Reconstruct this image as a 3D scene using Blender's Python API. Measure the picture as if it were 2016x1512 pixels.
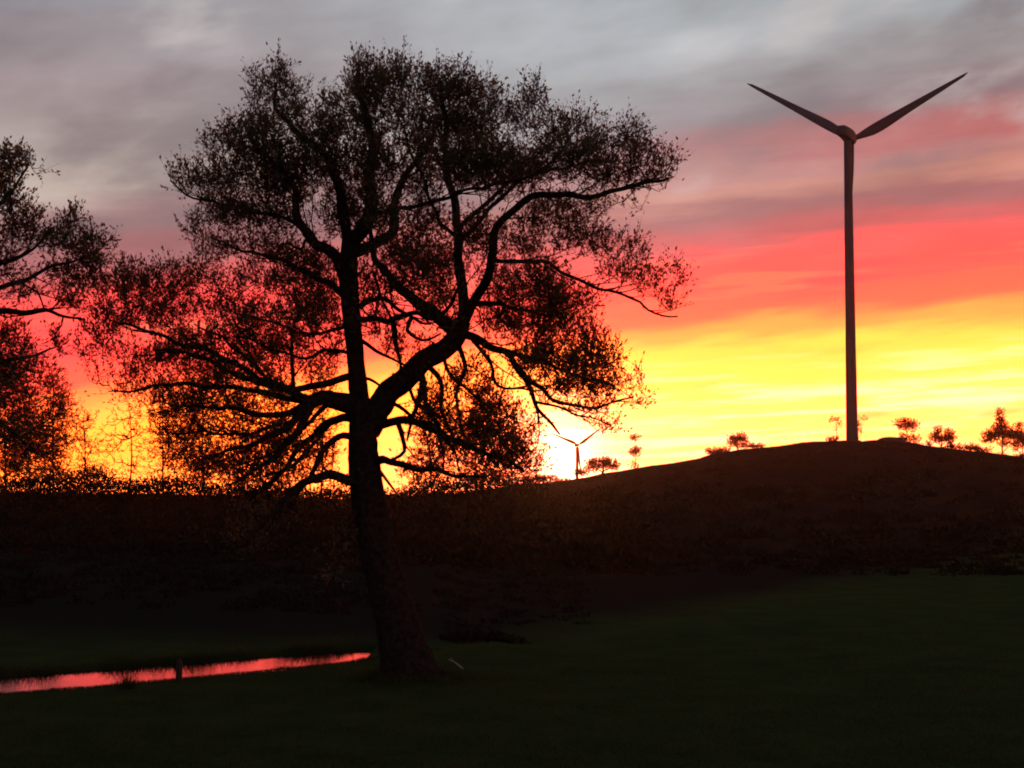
import bpy, math, random
import numpy as np
from mathutils import Vector

for o in list(bpy.data.objects):
    bpy.data.objects.remove(o, do_unlink=True)
SC = bpy.context.scene
COL = SC.collection
rng = np.random.default_rng(11)
random.seed(5)

# ------------------------------------------------------------------ camera
F = 3000.0                       # focal length in pixels of the 2016 px wide photograph
H = 3.67                         # eye height over the field
PITCH = math.atan(204 / F)
cam_d = bpy.data.cameras.new('camera')
cam_d.sensor_width = 36.0
cam_d.lens = 36.0 * F / 2016.0
cam_d.clip_start = 0.1
cam_d.clip_end = 20000
cam = bpy.data.objects.new('camera', cam_d)
COL.objects.link(cam)
cam.location = (0, 0, H)
cam.rotation_euler = (math.radians(90) + PITCH, 0, 0)
SC.camera = cam
SC.cycles.filter_width = 1.9
SC.cycles.use_denoising = True
SC.cycles.max_bounces = 6
SC.cycles.volume_bounces = 1

def ray(x, y):
    cx, cy = (x - 1008) / F, (756 - y) / F
    c, s = math.cos(PITCH), math.sin(PITCH)
    return cx, c - cy * s, s + cy * c

def P3(x, y, Y):
    """the place at depth Y seen at photo position x, y"""
    a, b, c = ray(x, y)
    return np.array([a / b * Y, Y, H + c / b * Y])

# ------------------------------------------------------------------ world: sunset sky
SUN = np.array(ray(1112, 905)); SUN = SUN / np.linalg.norm(SUN)
W = bpy.data.worlds.new('World')
SC.world = W
W.use_nodes = True
nt = W.node_tree
nt.nodes.clear()
N = nt.nodes.new
L = nt.links.new

def math_node(op, a, b=None, c=None, clamp=False):
    n = N('ShaderNodeMath'); n.operation = op; n.use_clamp = clamp
    for i, v in enumerate((a, b, c)):
        if v is None: continue
        if isinstance(v, (int, float)): n.inputs[i].default_value = v
        else: L(v, n.inputs[i])
    return n.outputs[0]

def vec_node(op, a, b=None):
    n = N('ShaderNodeVectorMath'); n.operation = op
    for i, v in enumerate((a, b)):
        if v is None: continue
        if isinstance(v, (tuple, list)): n.inputs[i].default_value = v
        else: L(v, n.inputs[i])
    return n

def smooth(v, a, b):
    n = N('ShaderNodeMapRange'); n.interpolation_type = 'SMOOTHSTEP'
    n.inputs['From Min'].default_value = a; n.inputs['From Max'].default_value = b
    L(v, n.inputs['Value'])
    return n.outputs[0]

def mixc(f, a, b, mode='MIX'):
    n = N('ShaderNodeMix'); n.data_type = 'RGBA'; n.blend_type = mode
    n.clamp_result = False
    if isinstance(f, (int, float)): n.inputs['Factor'].default_value = f
    else: L(f, n.inputs['Factor'])
    for k, v in (('A', a), ('B', b)):
        s = [i for i in n.inputs if i.name == k and i.type == 'RGBA'][0]
        if isinstance(v, (tuple, list)): s.default_value = (*v[:3], 1)
        else: L(v, s)
    return [o for o in n.outputs if o.type == 'RGBA'][0]

tc = N('ShaderNodeTexCoord')
direc = vec_node('NORMALIZE', tc.outputs['Generated']).outputs[0]
sep = N('ShaderNodeSeparateXYZ'); L(direc, sep.inputs[0])
dx, dy, dz = sep.outputs
el = math_node('ARCSINE', dz)
az = math_node('ARCTAN2', dx, dy)
azc = math_node('MINIMUM', math_node('MAXIMUM', az, -0.8), 0.8)

def noise(scale_vec, scale, detail=4, rough=0.5, tilt=0.0, off=(0, 0, 0)):
    m = N('ShaderNodeMapping')
    m.inputs['Scale'].default_value = scale_vec
    m.inputs['Location'].default_value = off
    r = N('ShaderNodeMapping'); r.inputs['Rotation'].default_value = (0, tilt, 0)
    L(direc, r.inputs[0]); L(r.outputs[0], m.inputs[0])
    n = N('ShaderNodeTexNoise'); L(m.outputs[0], n.inputs['Vector'])
    n.inputs['Scale'].default_value = scale
    n.inputs['Detail'].default_value = detail
    n.inputs['Roughness'].default_value = rough
    return math_node('SUBTRACT', n.outputs['Fac'], 0.5)

n_big = noise((1, 1, 4.0), 3.2, 3, 0.5, 0.10)
n_med = noise((1, 1, 6.0), 7.0, 5, 0.5, 0.10, (3, 1, 2))
n_soft = noise((1, 1, 2.4), 10.0, 5, 0.5, 0.22, (7, 5, 1))
n_str = noise((1, 1, 16.0), 9.0, 5, 0.6, 0.05, (1, 4, 8))

# height above the horizon, following the drift of the cloud bands (they rise to the right)
azl = math_node('MINIMUM', math_node('SUBTRACT', azc, 0.064), 0.0)
azr = math_node('MAXIMUM', math_node('SUBTRACT', azc, 0.064), 0.0)
v = math_node('SUBTRACT', el, math_node('MULTIPLY', azr, 0.052))
v = math_node('SUBTRACT', v, math_node('MULTIPLY', azl, 0.135))
v = math_node('ADD', v, 0.004)
v = math_node('ADD', v, math_node('MULTIPLY', math_node('MULTIPLY', n_str, smooth(el, .10, .20)), 0.018))
v = math_node('ADD', v, math_node('MULTIPLY', n_big, 0.018))
v = math_node('ADD', v, math_node('MULTIPLY', n_med, 0.034))

def ramp(stops, scale, top):
    r = N('ShaderNodeValToRGB')
    cr = r.color_ramp
    cr.interpolation = 'EASE'
    while len(cr.elements) > 1: cr.elements.remove(cr.elements[-1])
    for i, (p, c) in enumerate(stops):
        e = cr.elements[0] if i == 0 else cr.elements.new(min(1, p / top))
        e.position = min(1, max(0, p / top)); e.color = (c[0] / scale, c[1] / scale, c[2] / scale, 1)
    L(math_node('DIVIDE', v, top), r.inputs[0])
    n = N('ShaderNodeVectorMath'); n.operation = 'SCALE'
    L(r.outputs[0], n.inputs[0]); n.inputs['Scale'].default_value = scale
    return n.outputs[0]

low = [(0.0, (6.5, 1.10, .20)), (.040, (6.0, 1.05, .22)), (.075, (5.4, .98, .12)), (.092, (4.8, .86, .10)),
       (.103, (3.6, .45, .09)), (.113, (2.5, .17, .090)), (.135, (2.0, .115, .095))]
right = ramp(low + [(.142, (1.7, .118, .10)), (.162, (.66, .13, .13)), (.175, (.42, .15, .15)), (.189, (.64, .26, .20)), (.203, (.52, .21, .19)),
              (.219, (.46, .125, .12)), (.236, (.26, .165, .18)), (.262, (.34, .29, .29)), (.30, (.37, .39, .41)),
              (.42, (.30, .33, .37))], 7.0, .46)
lowl = [(p_, (c_[0], c_[1] * .90, c_[2] * .55 if p_ < .09 else c_[2])) for p_, c_ in low]
left = ramp(lowl + [(.162, (1.8, .115, .105)), (.180, (.85, .12, .12)), (.198, (.44, .155, .165)), (.222, (.37, .20, .20)), (.245, (.50, .41, .36)),
              (.266, (.42, .36, .33)), (.300, (.35, .27, .28)), (.335, (.285, .245, .262)), (.37, (.27, .27, .30)),
              (.44, (.24, .26, .30))], 7.0, .46)
side = smooth(math_node('ADD', azc, math_node('MULTIPLY', n_soft, 0.15)), -.16, .12)
sky = mixc(side, left, right)
patch = smooth(n_soft, .02, .22)
patch2 = smooth(math_node('MULTIPLY', n_soft, -1.0), .02, .22)
hi = smooth(v, .17, .22)
sky = mixc(math_node('MULTIPLY', math_node('MULTIPLY', patch, hi), .7), sky, (.47, .41, .39))
sky = mixc(math_node('MULTIPLY', math_node('MULTIPLY', patch2, hi), .62), sky, (.25, .185, .205))
# brighter blue-grey opening above the tree, greyer veils elsewhere
cx = math_node('DIVIDE', math_node('SUBTRACT', azc, 0.02), 0.20)
cz = math_node('DIVIDE', math_node('SUBTRACT', el, 0.30), 0.10)
openg = math_node('EXPONENT', math_node('MULTIPLY', math_node('ADD', math_node('MULTIPLY', cx, cx), math_node('MULTIPLY', cz, cz)), -1.0))
sky = mixc(math_node('MULTIPLY', openg, .8), sky, (.43, .46, .49))
veil = math_node('MULTIPLY_ADD', n_soft, .8, 1.03)
veil2 = math_node('MULTIPLY_ADD', n_med, .5, 1.0)
hot = smooth(v, .10, .16)                       # the veils only grey the upper clouds
vf = math_node('MULTIPLY', veil, veil2)
vf = math_node('MULTIPLY_ADD', math_node('SUBTRACT', vf, 1.0), hot, 1.0)
sky = vec_node('MULTIPLY', sky, None)
vfc = N('ShaderNodeCombineXYZ')
for i in range(3): L(vf, vfc.inputs[i])
L(vfc.outputs[0], sky.inputs[1])
sky = sky.outputs[0]
# pale streaks and thin orange clouds in the yellow
lowm = math_node('SUBTRACT', 1.0, smooth(v, .045, .10))
pale = math_node('MULTIPLY', smooth(azc, -.14, .06), smooth(math_node('SUBTRACT', n_str, math_node('MULTIPLY', v, 1.2)), -.10, .08))
pale = math_node('MULTIPLY', pale, lowm)
sky = mixc(math_node('MULTIPLY', pale, .65), sky, (5.5, 1.25, .80))
thin = math_node('MULTIPLY', smooth(n_med, .09, .2), math_node('SUBTRACT', 1.0, smooth(v, .09, .12)))
sky = mixc(math_node('MULTIPLY', thin, .6), sky, (3.0, .60, .09))
redz = math_node('MULTIPLY', smooth(v, .108, .125), math_node('SUBTRACT', 1.0, smooth(v, .150, .170)))
sky = mixc(math_node('MULTIPLY', math_node('MULTIPLY', smooth(math_node('ADD', n_str, n_med), .02, .20), redz), .6), sky, (1.7, .24, .12))
sky = mixc(math_node('MULTIPLY', math_node('MULTIPLY', smooth(math_node('SUBTRACT', n_soft, n_str), .04, .26), redz), .55), sky, (.95, .085, .10))
# the sun sinking behind the hill: white core and a wide warm aureole
sd = vec_node('DOT_PRODUCT', direc, tuple(float(c) for c in SUN)).outputs['Value']
ang = math_node('ARCCOSINE', math_node('MINIMUM', sd, 1.0))
core = math_node('EXPONENT', math_node('DIVIDE', ang, -.014))
aure = math_node('EXPONENT', math_node('DIVIDE', ang, -.075))
aureh = math_node('MULTIPLY', aure, math_node('EXPONENT', math_node('DIVIDE', math_node('ABSOLUTE', el), -.035)))
def scaled(col, f):
    n = N('ShaderNodeVectorMath'); n.operation = 'SCALE'
    n.inputs[0].default_value = col; L(f, n.inputs['Scale'])
    return n.outputs[0]
for col, f in (((5, 3.4, 2.6), core), ((4.0, .75, .26), aureh), ((1.2, .12, .01), math_node('MULTIPLY', aure, math_node('SUBTRACT', 1.0, hot)))):
    sky = vec_node('ADD', sky, scaled(col, f)).outputs[0]
# dusk: the sky dims overhead and away from the sunset
up = smooth(el, .34, 1.1)
away = math_node('SUBTRACT', 1.0, smooth(sd, .25, .91))
def fall(u_amt, a_amt):
    return math_node('MULTIPLY', math_node('SUBTRACT', 1.0, math_node('MULTIPLY', up, u_amt)),
                     math_node('SUBTRACT', 1.0, math_node('MULTIPLY', away, a_amt)))
cmb = N('ShaderNodeCombineXYZ')
for i_, (ua, aa) in enumerate([(.92, .975), (.85, .93), (.80, .90)]):
    L(math_node('MAXIMUM', fall(ua, aa), (.25, .38, .46)[i_]), cmb.inputs[i_])
vm = vec_node('MULTIPLY', sky, None); L(cmb.outputs[0], vm.inputs[1]); sky = vm.outputs[0]
nish = N('ShaderNodeTexSky'); nish.sky_type = 'NISHITA'; nish.sun_disc = False
nish.sun_elevation = math.asin(SUN[2]); nish.sun_rotation = math.atan2(SUN[0], SUN[1])
bg1 = N('ShaderNodeBackground'); L(nish.outputs[0], bg1.inputs[0]); bg1.inputs[1].default_value = 0.004
bg2 = N('ShaderNodeBackground'); L(sky, bg2.inputs[0]); bg2.inputs[1].default_value = 1.0
add = N('ShaderNodeAddShader'); L(bg1.outputs[0], add.inputs[0]); L(bg2.outputs[0], add.inputs[1])
out = N('ShaderNodeOutputWorld'); L(add.outputs[0], out.inputs[0])

sun_d = bpy.data.lights.new('sun', 'SUN')
sun_d.energy = 0.10
sun_d.angle = math.radians(0.5)
sun_d.color = (1.0, .28, .07)
sun = bpy.data.objects.new('sun', sun_d); COL.objects.link(sun)
sun.rotation_euler = Vector(tuple(SUN)).to_track_quat('Z', 'Y').to_euler()

SC.view_settings.view_transform = 'Standard'
SC.view_settings.look = 'None'
SC.view_settings.exposure = 0.0
SC.view_settings.gamma = 1.0
SC.view_settings.use_curve_mapping = False

# ------------------------------------------------------------------ helpers
def material(name, col, rough=.8, noise_scale=3.0, col2=None, bump=0.0, transl=None, spec=.3, thin=None):
    m = bpy.data.materials.new(name); m.use_nodes = True
    t = m.node_tree; t.nodes.clear()
    o = t.nodes.new('ShaderNodeOutputMaterial')
    p = t.nodes.new('ShaderNodeBsdfPrincipled')
    p.inputs['Roughness'].default_value = rough
    p.inputs['Specular IOR Level'].default_value = spec
    g = t.nodes.new('ShaderNodeNewGeometry')
    n = t.nodes.new('ShaderNodeTexNoise'); n.inputs['Scale'].default_value = noise_scale
    n.inputs['Detail'].default_value = 6
    t.links.new(g.outputs['Position'], n.inputs['Vector'])
    r = t.nodes.new('ShaderNodeValToRGB')
    r.color_ramp.elements[0].position = .35; r.color_ramp.elements[1].position = .65
    r.color_ramp.elements[0].color = (*col, 1)
    r.color_ramp.elements[1].color = (*(col2 or col), 1)
    t.links.new(n.outputs['Fac'], r.inputs[0])
    t.links.new(r.outputs[0], p.inputs['Base Color'])
    if bump:
        b = t.nodes.new('ShaderNodeBump'); b.inputs['Strength'].default_value = bump
        b.inputs['Distance'].default_value = .05
        t.links.new(n.outputs['Fac'], b.inputs['Height']); t.links.new(b.outputs[0], p.inputs['Normal'])
    sh = p.outputs[0]
    if transl:
        tr = t.nodes.new('ShaderNodeBsdfTranslucent'); tr.inputs[0].default_value = (*transl, 1)
        a = t.nodes.new('ShaderNodeAddShader')
        t.links.new(p.outputs[0], a.inputs[0]); t.links.new(tr.outputs[0], a.inputs[1]); sh = a.outputs[0]
    if thin:      # a thin leaf lets a little reddish light straight through
        tp = t.nodes.new('ShaderNodeBsdfTransparent'); tp.inputs[0].default_value = (*thin, 1)
        a = t.nodes.new('ShaderNodeAddShader')
        t.links.new(sh, a.inputs[0]); t.links.new(tp.outputs[0], a.inputs[1]); sh = a.outputs[0]
    t.links.new(sh, o.inputs[0])
    return m

M_leaf = material('leaf', (.030, .045, .018), .6, 1.5, (.050, .066, .028), transl=(.03, .014, .004), thin=(.12, .030, .024))
M_leaf_far = material('far_leaf', (.030, .042, .018), .7, .3, (.050, .060, .026), transl=(.05, .02, .006), thin=(.26, .05, .02))
M_bark = material('bark', (.018, .016, .013), 1.0, 11.0, (.042, .036, .030), bump=1.0, spec=0.0)
M_grass = material('grass', (.034, .050, .014), .9, 1.4, (.066, .070, .022), spec=.05, transl=(.010, .012, .003))
M_field = material('field_soil', (.038, .047, .015), 1.0, .8, (.056, .058, .020), bump=.5, spec=0.0)
# beyond the gully and the pond heather and dry scrub, their shadows put into the dark colour
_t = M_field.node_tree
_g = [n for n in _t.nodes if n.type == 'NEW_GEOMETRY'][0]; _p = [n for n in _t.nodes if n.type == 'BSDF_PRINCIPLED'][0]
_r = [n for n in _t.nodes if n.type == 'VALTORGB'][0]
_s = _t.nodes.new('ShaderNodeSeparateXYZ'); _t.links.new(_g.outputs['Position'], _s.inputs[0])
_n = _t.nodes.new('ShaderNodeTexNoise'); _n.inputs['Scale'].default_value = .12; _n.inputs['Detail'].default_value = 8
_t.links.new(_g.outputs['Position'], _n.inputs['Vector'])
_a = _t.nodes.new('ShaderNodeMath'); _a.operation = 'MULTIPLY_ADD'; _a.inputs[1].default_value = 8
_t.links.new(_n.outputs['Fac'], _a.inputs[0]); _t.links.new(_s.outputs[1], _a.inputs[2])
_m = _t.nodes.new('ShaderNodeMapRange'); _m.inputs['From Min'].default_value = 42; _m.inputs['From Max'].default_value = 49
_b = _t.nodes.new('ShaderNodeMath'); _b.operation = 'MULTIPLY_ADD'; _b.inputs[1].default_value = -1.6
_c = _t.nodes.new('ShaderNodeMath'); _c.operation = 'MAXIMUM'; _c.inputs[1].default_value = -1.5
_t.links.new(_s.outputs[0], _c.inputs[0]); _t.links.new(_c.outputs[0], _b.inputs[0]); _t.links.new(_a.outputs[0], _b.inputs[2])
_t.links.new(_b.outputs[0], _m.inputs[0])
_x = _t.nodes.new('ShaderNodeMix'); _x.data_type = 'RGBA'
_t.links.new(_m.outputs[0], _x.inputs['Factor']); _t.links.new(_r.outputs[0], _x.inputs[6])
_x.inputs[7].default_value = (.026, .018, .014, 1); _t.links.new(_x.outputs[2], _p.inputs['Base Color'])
M_scrub = material('scrub', (.022, .019, .012), .95, .25, (.034, .026, .016), spec=0.0)
M_paint = material('turbine_paint', (.07, .078, .10), .7, .25, (.09, .098, .12), spec=.06)
M_paint_dark = material('turbine_grey', (.07, .075, .085), .7, .4, (.085, .09, .10), spec=.06)
M_wood = material('weathered_wood', (.03, .026, .02), .9, 20, (.05, .045, .035), bump=.5)
M_pale = material('bleached_wood', (.30, .28, .24), .8, 25, (.40, .37, .33))
M_rock = material('rock', (.04, .036, .032), 1.0, 1.2, (.07, .062, .056), bump=.6, spec=.0)

def build(name, V, faces, mat, parent=None, smooth_sh=False, **props):
    """faces: one (n,k) int array, or a list of them"""
    me = bpy.data.meshes.new(name)
    V = np.asarray(V, dtype=np.float32)
    if not isinstance(faces, list): faces = [faces]
    faces = [np.asarray(f, dtype=np.int32) for f in faces if len(f)]
    loops = np.concatenate([f.ravel() for f in faces])
    cnt = np.concatenate([np.full(len(f), f.shape[1], dtype=np.int32) for f in faces])
    me.vertices.add(len(V)); me.vertices.foreach_set('co', V.ravel())
    me.loops.add(len(loops)); me.loops.foreach_set('vertex_index', loops)
    me.polygons.add(len(cnt))
    me.polygons.foreach_set('loop_start', np.concatenate([[0], np.cumsum(cnt)[:-1]]).astype(np.int32))
    me.update(calc_edges=True)
    if smooth_sh: me.polygons.foreach_set('use_smooth', np.ones(len(cnt), dtype=bool))
    me.materials.append(mat)
    o = bpy.data.objects.new(name, me); COL.objects.link(o)
    if parent is not None:
        o.parent = parent
        o.location = tuple(-Vector(parent.location)) if parent.get('flat') is None else (0, 0, 0)
    for k, val in props.items(): o[k] = val
    return o

def thing(name, loc, label, cat, group=None):
    e = bpy.data.objects.new(name, None); COL.objects.link(e)
    e.empty_display_size = .5
    e.location = tuple(float(c) for c in loc); e['label'] = label; e['category'] = cat
    if group: e['group'] = group
    return e

def frames(T):
    T = T / np.maximum(np.linalg.norm(T, axis=1, keepdims=True), 1e-9)
    ref = np.tile([[0.3, 1.0, 0.1]], (len(T), 1))
    A = np.cross(T, ref); A /= np.maximum(np.linalg.norm(A, axis=1, keepdims=True), 1e-9)
    return T, A, np.cross(T, A)

def tube(path, rad, sides=10, rough=0.0, seed=0, cap=True):
    path = np.asarray(path, float); n = len(path)
    T = np.gradient(path, axis=0); T, A, B = frames(T)
    a = np.linspace(0, 2 * np.pi, sides, endpoint=False)
    r = np.asarray(rad)[:, None] * np.ones((n, sides))
    if rough:
        rr = np.random.default_rng(seed)
        r *= 1 + rough * (rr.standard_normal((1, sides)) * .7 + rr.standard_normal((n, sides)) * .5)
    V = path[:, None] + r[..., None] * (np.cos(a)[None, :, None] * A[:, None] + np.sin(a)[None, :, None] * B[:, None])
    V = V.reshape(-1, 3)
    i = np.arange(n - 1)[:, None] * sides; j = np.arange(sides)[None]; k = (j + 1) % sides
    Fq = np.stack([i + j, i + k, i + sides + k, i + sides + j], -1).reshape(-1, 4)
    fs = [Fq]
    if cap: fs.append(np.arange((n - 1) * sides, n * sides)[None])
    return V, fs

def prisms(p0, p1, r0, r1, sides=4):
    T, A, B = frames(p1 - p0)
    a = np.linspace(0, 2 * np.pi, sides, endpoint=False)
    ring = lambda p, r: p[:, None] + r[:, None, None] * (np.cos(a)[None, :, None] * A[:, None] + np.sin(a)[None, :, None] * B[:, None])
    V = np.concatenate([ring(p0, r0), ring(p1, r1)], 1)
    m = len(p0); base = np.arange(m)[:, None] * 2 * sides
    j = np.arange(sides); k = (j + 1) % sides
    Fq = np.stack([base + j, base + k, base + sides + k, base + sides + j], -1).reshape(-1, 4)
    return V.reshape(-1, 3), Fq

def leaves(pos, dirs, length, width):
    """diamond leaves, gently folded along the midrib"""
    m = len(pos)
    d = dirs / np.maximum(np.linalg.norm(dirs, axis=1, keepdims=True), 1e-9)
    s = np.cross(d, rng.standard_normal((m, 3))); s /= np.maximum(np.linalg.norm(s, axis=1, keepdims=True), 1e-9)
    u = np.cross(d, s)
    l = length[:, None]; w = width[:, None]
    b = pos; t = pos + d * l
    c1 = pos + d * l * .45 + s * w * .5 + u * w * .15
    c2 = pos + d * l * .45 - s * w * .5 + u * w * .15
    V = np.stack([b, c1, t, c2], 1).reshape(-1, 3)
    base = np.arange(m)[:, None] * 4
    Fq = np.concatenate([base + [0, 1, 2], base + [0, 2, 3]], 0)
    return V, Fq

def catmull(pts, step):
    pts = np.asarray(pts, float)
    P = np.vstack([2 * pts[0] - pts[1], pts, 2 * pts[-1] - pts[-2]])
    o = []
    for i in range(1, len(P) - 2):
        n = max(2, int(np.linalg.norm(P[i + 1] - P[i]) / step))
        t = np.linspace(0, 1, n, endpoint=False)[:, None]
        o.append(.5 * ((2 * P[i]) + (-P[i - 1] + P[i + 1]) * t + (2 * P[i - 1] - 5 * P[i] + 4 * P[i + 1] - P[i + 2]) * t ** 2
                       + (-P[i - 1] + 3 * P[i] - 3 * P[i + 1] + P[i + 2]) * t ** 3))
    o.append(pts[-1:]); return np.vstack(o)

def grow(seedP, seedR, A, bf=.35, tip=.006, ex=2.3, rmax=.06):
    """minimum spanning branching from the limbs to the points of the crown"""
    n0, m = len(seedP), len(A)
    plen = np.zeros(m); parent = np.full(m, -1)
    d2 = np.empty(m); src = np.empty(m, int)
    for i in range(0, m, 512):
        D = np.linalg.norm(A[i:i + 512, None] - seedP[None], axis=2)
        src[i:i + 512] = D.argmin(1); d2[i:i + 512] = D.min(1)
    cost = d2.copy(); done = np.zeros(m, bool); order = []
    for _ in range(m):
        c = np.where(done, 1e9, cost); k = int(c.argmin())
        done[k] = True; order.append(k)
        par = src[k]
        base = 0 if par < n0 else plen[par - n0]
        pp = seedP[par] if par < n0 else A[par - n0]
        plen[k] = base + np.linalg.norm(A[k] - pp)
        parent[k] = par
        dd = np.linalg.norm(A - A[k], axis=1) + bf * plen[k]
        better = (~done) & (dd < cost)
        cost[better] = dd[better]; src[better] = k + n0
    load = np.full(m, tip ** ex)
    for k in reversed(order):
        if parent[k] >= n0: load[parent[k] - n0] += load[k]
    r = np.minimum(load ** (1 / ex), rmax)
    isroot = parent < n0
    for k in order:               # a branch is never thicker than what carries it
        cap = seedR[parent[k]] * .95 if parent[k] < n0 else r[parent[k] - n0]
        r[k] = max(tip * .8, min(r[k], cap))
    p0 = np.where(isroot[:, None], seedP[np.minimum(parent, n0 - 1)], A[np.maximum(parent - n0, 0)])
    rp = np.where(isroot, np.minimum(r * 1.15, np.maximum(seedR[np.minimum(parent, n0 - 1)], r)), r[np.maximum(parent - n0, 0)])
    rp = np.minimum(rp, r * 1.7)
    return p0, A, rp, r

def crown_points(blobs, Y0, k, spread=1.0, depth_r=2.6, axis=None, half=None, lift=0.0):
    """points through the clumps of a crown; each clump gets its own depth and thickness"""
    pts, wt = [], []
    ax = axis if axis is not None else np.mean([b[0] for b in blobs])
    hf = half if half is not None else max(abs(b[0] - ax) for b in blobs) + 30
    for b in blobs:
        x, y, rx, ry, w = b[:5]
        if y < 250 and Y0 < 29.5 and Y0 > 29: y += 9
        w = lift + (1 - lift) * w * 1.05
        n = max(3, int(w * math.pi * rx * ry / k))
        if len(b) > 5: dep = b[5]
        else:
            s = math.sqrt(max(.05, 1 - ((x - ax) / hf) ** 2))
            dep = random.uniform(-1, 1) * depth_r * s
        g = rng.standard_normal((n, 3)); g /= np.linalg.norm(g, axis=1, keepdims=True)
        g *= (rng.random(n) ** (1 / 1.9) * 1.09)[:, None]
        g[:, :2] *= (1 + .10 * rng.standard_normal((n, 1)))
        for q in g:
            pts.append(P3(x + rx * q[0] * 1.08, y + ry * q[1] * 1.08, Y0 + dep + q[2] * (rx + ry) / 2 / F * Y0 * spread)); wt.append(w)
    return np.array(pts), np.array(wt)

def tree(name, label, cat, group, Y0, limbs, blobs, k, leaf, nleaf, tip=.006, bf=.35, depth_r=2.6, sprig=.3,
         mleaf=M_leaf, sides=12, base=None, axis=None, half=None, rmax=.06, upward=.85, limb_parts=True, rough=.05, cover=1.0, lift=0.0, nside=0):
    """limbs: (start width px, end width px, [(x, y, depth offset), ...]); the first one is the trunk"""
    sp, sr, tubes = [], [], []
    for i, (w0, w1, path) in enumerate(limbs):
        pp = np.array([P3(q[0], q[1], Y0 + (q[2] if len(q) > 2 else 0)) for q in path])
        c = catmull(pp, max(.06, Y0 * .004))
        t = np.linspace(0, 1, len(c))
        if isinstance(w0, (list, tuple)):
            seg = np.linspace(0, 1, len(w0)); wv = np.interp(t, seg, w0)
        else: wv = w0 * (1 - t) ** .9 + w1 * (1 - (1 - t) ** .9)
        r = wv / 2 / F * Y0
        if i and limb_parts:      # natural kinks along a bough
            ph = rng.uniform(0, 6.28, 6); s_ = t * np.linalg.norm(np.diff(c, axis=0), axis=1).sum()
            kink = np.stack([np.sin(s_ * 3.1 + ph[0]) + .6 * np.sin(s_ * 7.3 + ph[1]), np.sin(s_ * 2.7 + ph[2]) + .6 * np.sin(s_ * 6.1 + ph[3]), np.sin(s_ * 3.4 + ph[4]) + .6 * np.sin(s_ * 8.2 + ph[5])], -1)
            c = c + kink * .035 * np.minimum(1, 3 * t)[:, None] * np.minimum(1, s_[-1] / 2)
        tubes.append((c, r, i)); sp.append(c[len(c) // 6 if i else len(c) // 3:]); sr.append(r[len(c) // 6 if i else len(c) // 3:])
    b = tubes[0][0][0]
    root = thing(name, b if base is None else base, label, cat, group)
    for c, r, i in tubes:
        s = sides if i == 0 else max(6, sides - 4)
        V, fs = tube(c, r, s, rough if limb_parts else 0, i + 3)
        if i == 0: build('trunk', V, fs, M_bark, root, True)
        else: build('limb', V, fs, M_bark, root, True)
    side0, side1, sra, srb = [], [], [], []
    if nside:                     # side branches forking off every bough
        for c, r, i in tubes:
            if i == 0: continue
            T = np.gradient(c, axis=0); T /= np.linalg.norm(T, axis=1, keepdims=True)
            ln_ = np.linalg.norm(np.diff(c, axis=0), axis=1).sum()
            for q in range(int(ln_ * nside)):
                k0 = int(rng.uniform(.15, .95) * (len(c) - 1))
                d0 = T[k0] * 1.1 + np.clip(rng.standard_normal(3), -1.4, 1.4) * .48; d0 /= np.linalg.norm(d0)
                L_ = rng.uniform(.5, 1.7) * min(1.3, ln_ / 3 + .3) * (1 - .5 * k0 / len(c)); n_ = max(4, int(L_ / .16))
                rr_ = max(tip * 1.2, min(r[k0] * .6, rng.uniform(.008, .020))); L_ = min(L_, rr_ * 90)
                pos = c[k0].copy(); pl = [pos.copy()]
                for z_ in range(n_):
                    d0 = d0 + rng.standard_normal(3) * .16 + np.array([0, 0, .05]); d0 /= np.linalg.norm(d0)
                    pos = pos + d0 * L_ / n_; pl.append(pos.copy())
                pl = np.array(pl)
                ex_ = 1008 + F * pl[:, 0] / pl[:, 1]; ey_ = 960 - F * (pl[:, 2] - H) / pl[:, 1]
                inside = np.zeros(len(pl), bool)
                for b_ in blobs: inside |= ((ex_ - b_[0]) / (b_[2] * 1.15 + 6)) ** 2 + ((ey_ - b_[1]) / (b_[3] * 1.15 + 6)) ** 2 < 1
                out_ = np.where(~inside[1:])[0]      # keep to the outline of the crown
                if len(out_) and inside[1:].any():
                    last = int(np.where(inside)[0].max())
                    if last < 3: continue
                    pl = pl[:last + 1]
                elif not inside[1:].any(): continue
                n_ = len(pl) - 1
                rv = rr_ * (1 - .75 * np.linspace(0, 1, n_ + 1))
                side0.append(pl[:-1]); side1.append(pl[1:]); sra.append(rv[:-1]); srb.append(rv[1:])
                sp.append(pl[1:]); sr.append(rv[1:])
    A, wt = crown_points(blobs, Y0, k, depth_r=depth_r, axis=axis, half=half, lift=lift)
    seedP, seedR = np.vstack(sp), np.concatenate(sr)
    p0, p1, r0, r1 = grow(seedP, seedR, A, bf, tip, rmax=rmax)
    # bow the branches a little: split every long edge at a lifted midpoint
    ln = np.linalg.norm(p1 - p0, axis=1)
    mid = (p0 + p1) / 2 + rng.standard_normal(p0.shape) * (ln * .07)[:, None] + np.array([0, 0, -1]) * (ln * .05)[:, None]
    rm = (r0 + r1) / 2
    q0 = np.vstack([p0, mid] + side0); q1 = np.vstack([mid, p1] + side1)
    ra = np.concatenate([r0, rm] + sra); rb = np.concatenate([rm, r1] + srb)
    # sprigs standing on the branch ends
    d = p1 - p0; d /= np.maximum(ln[:, None], 1e-6)
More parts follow.
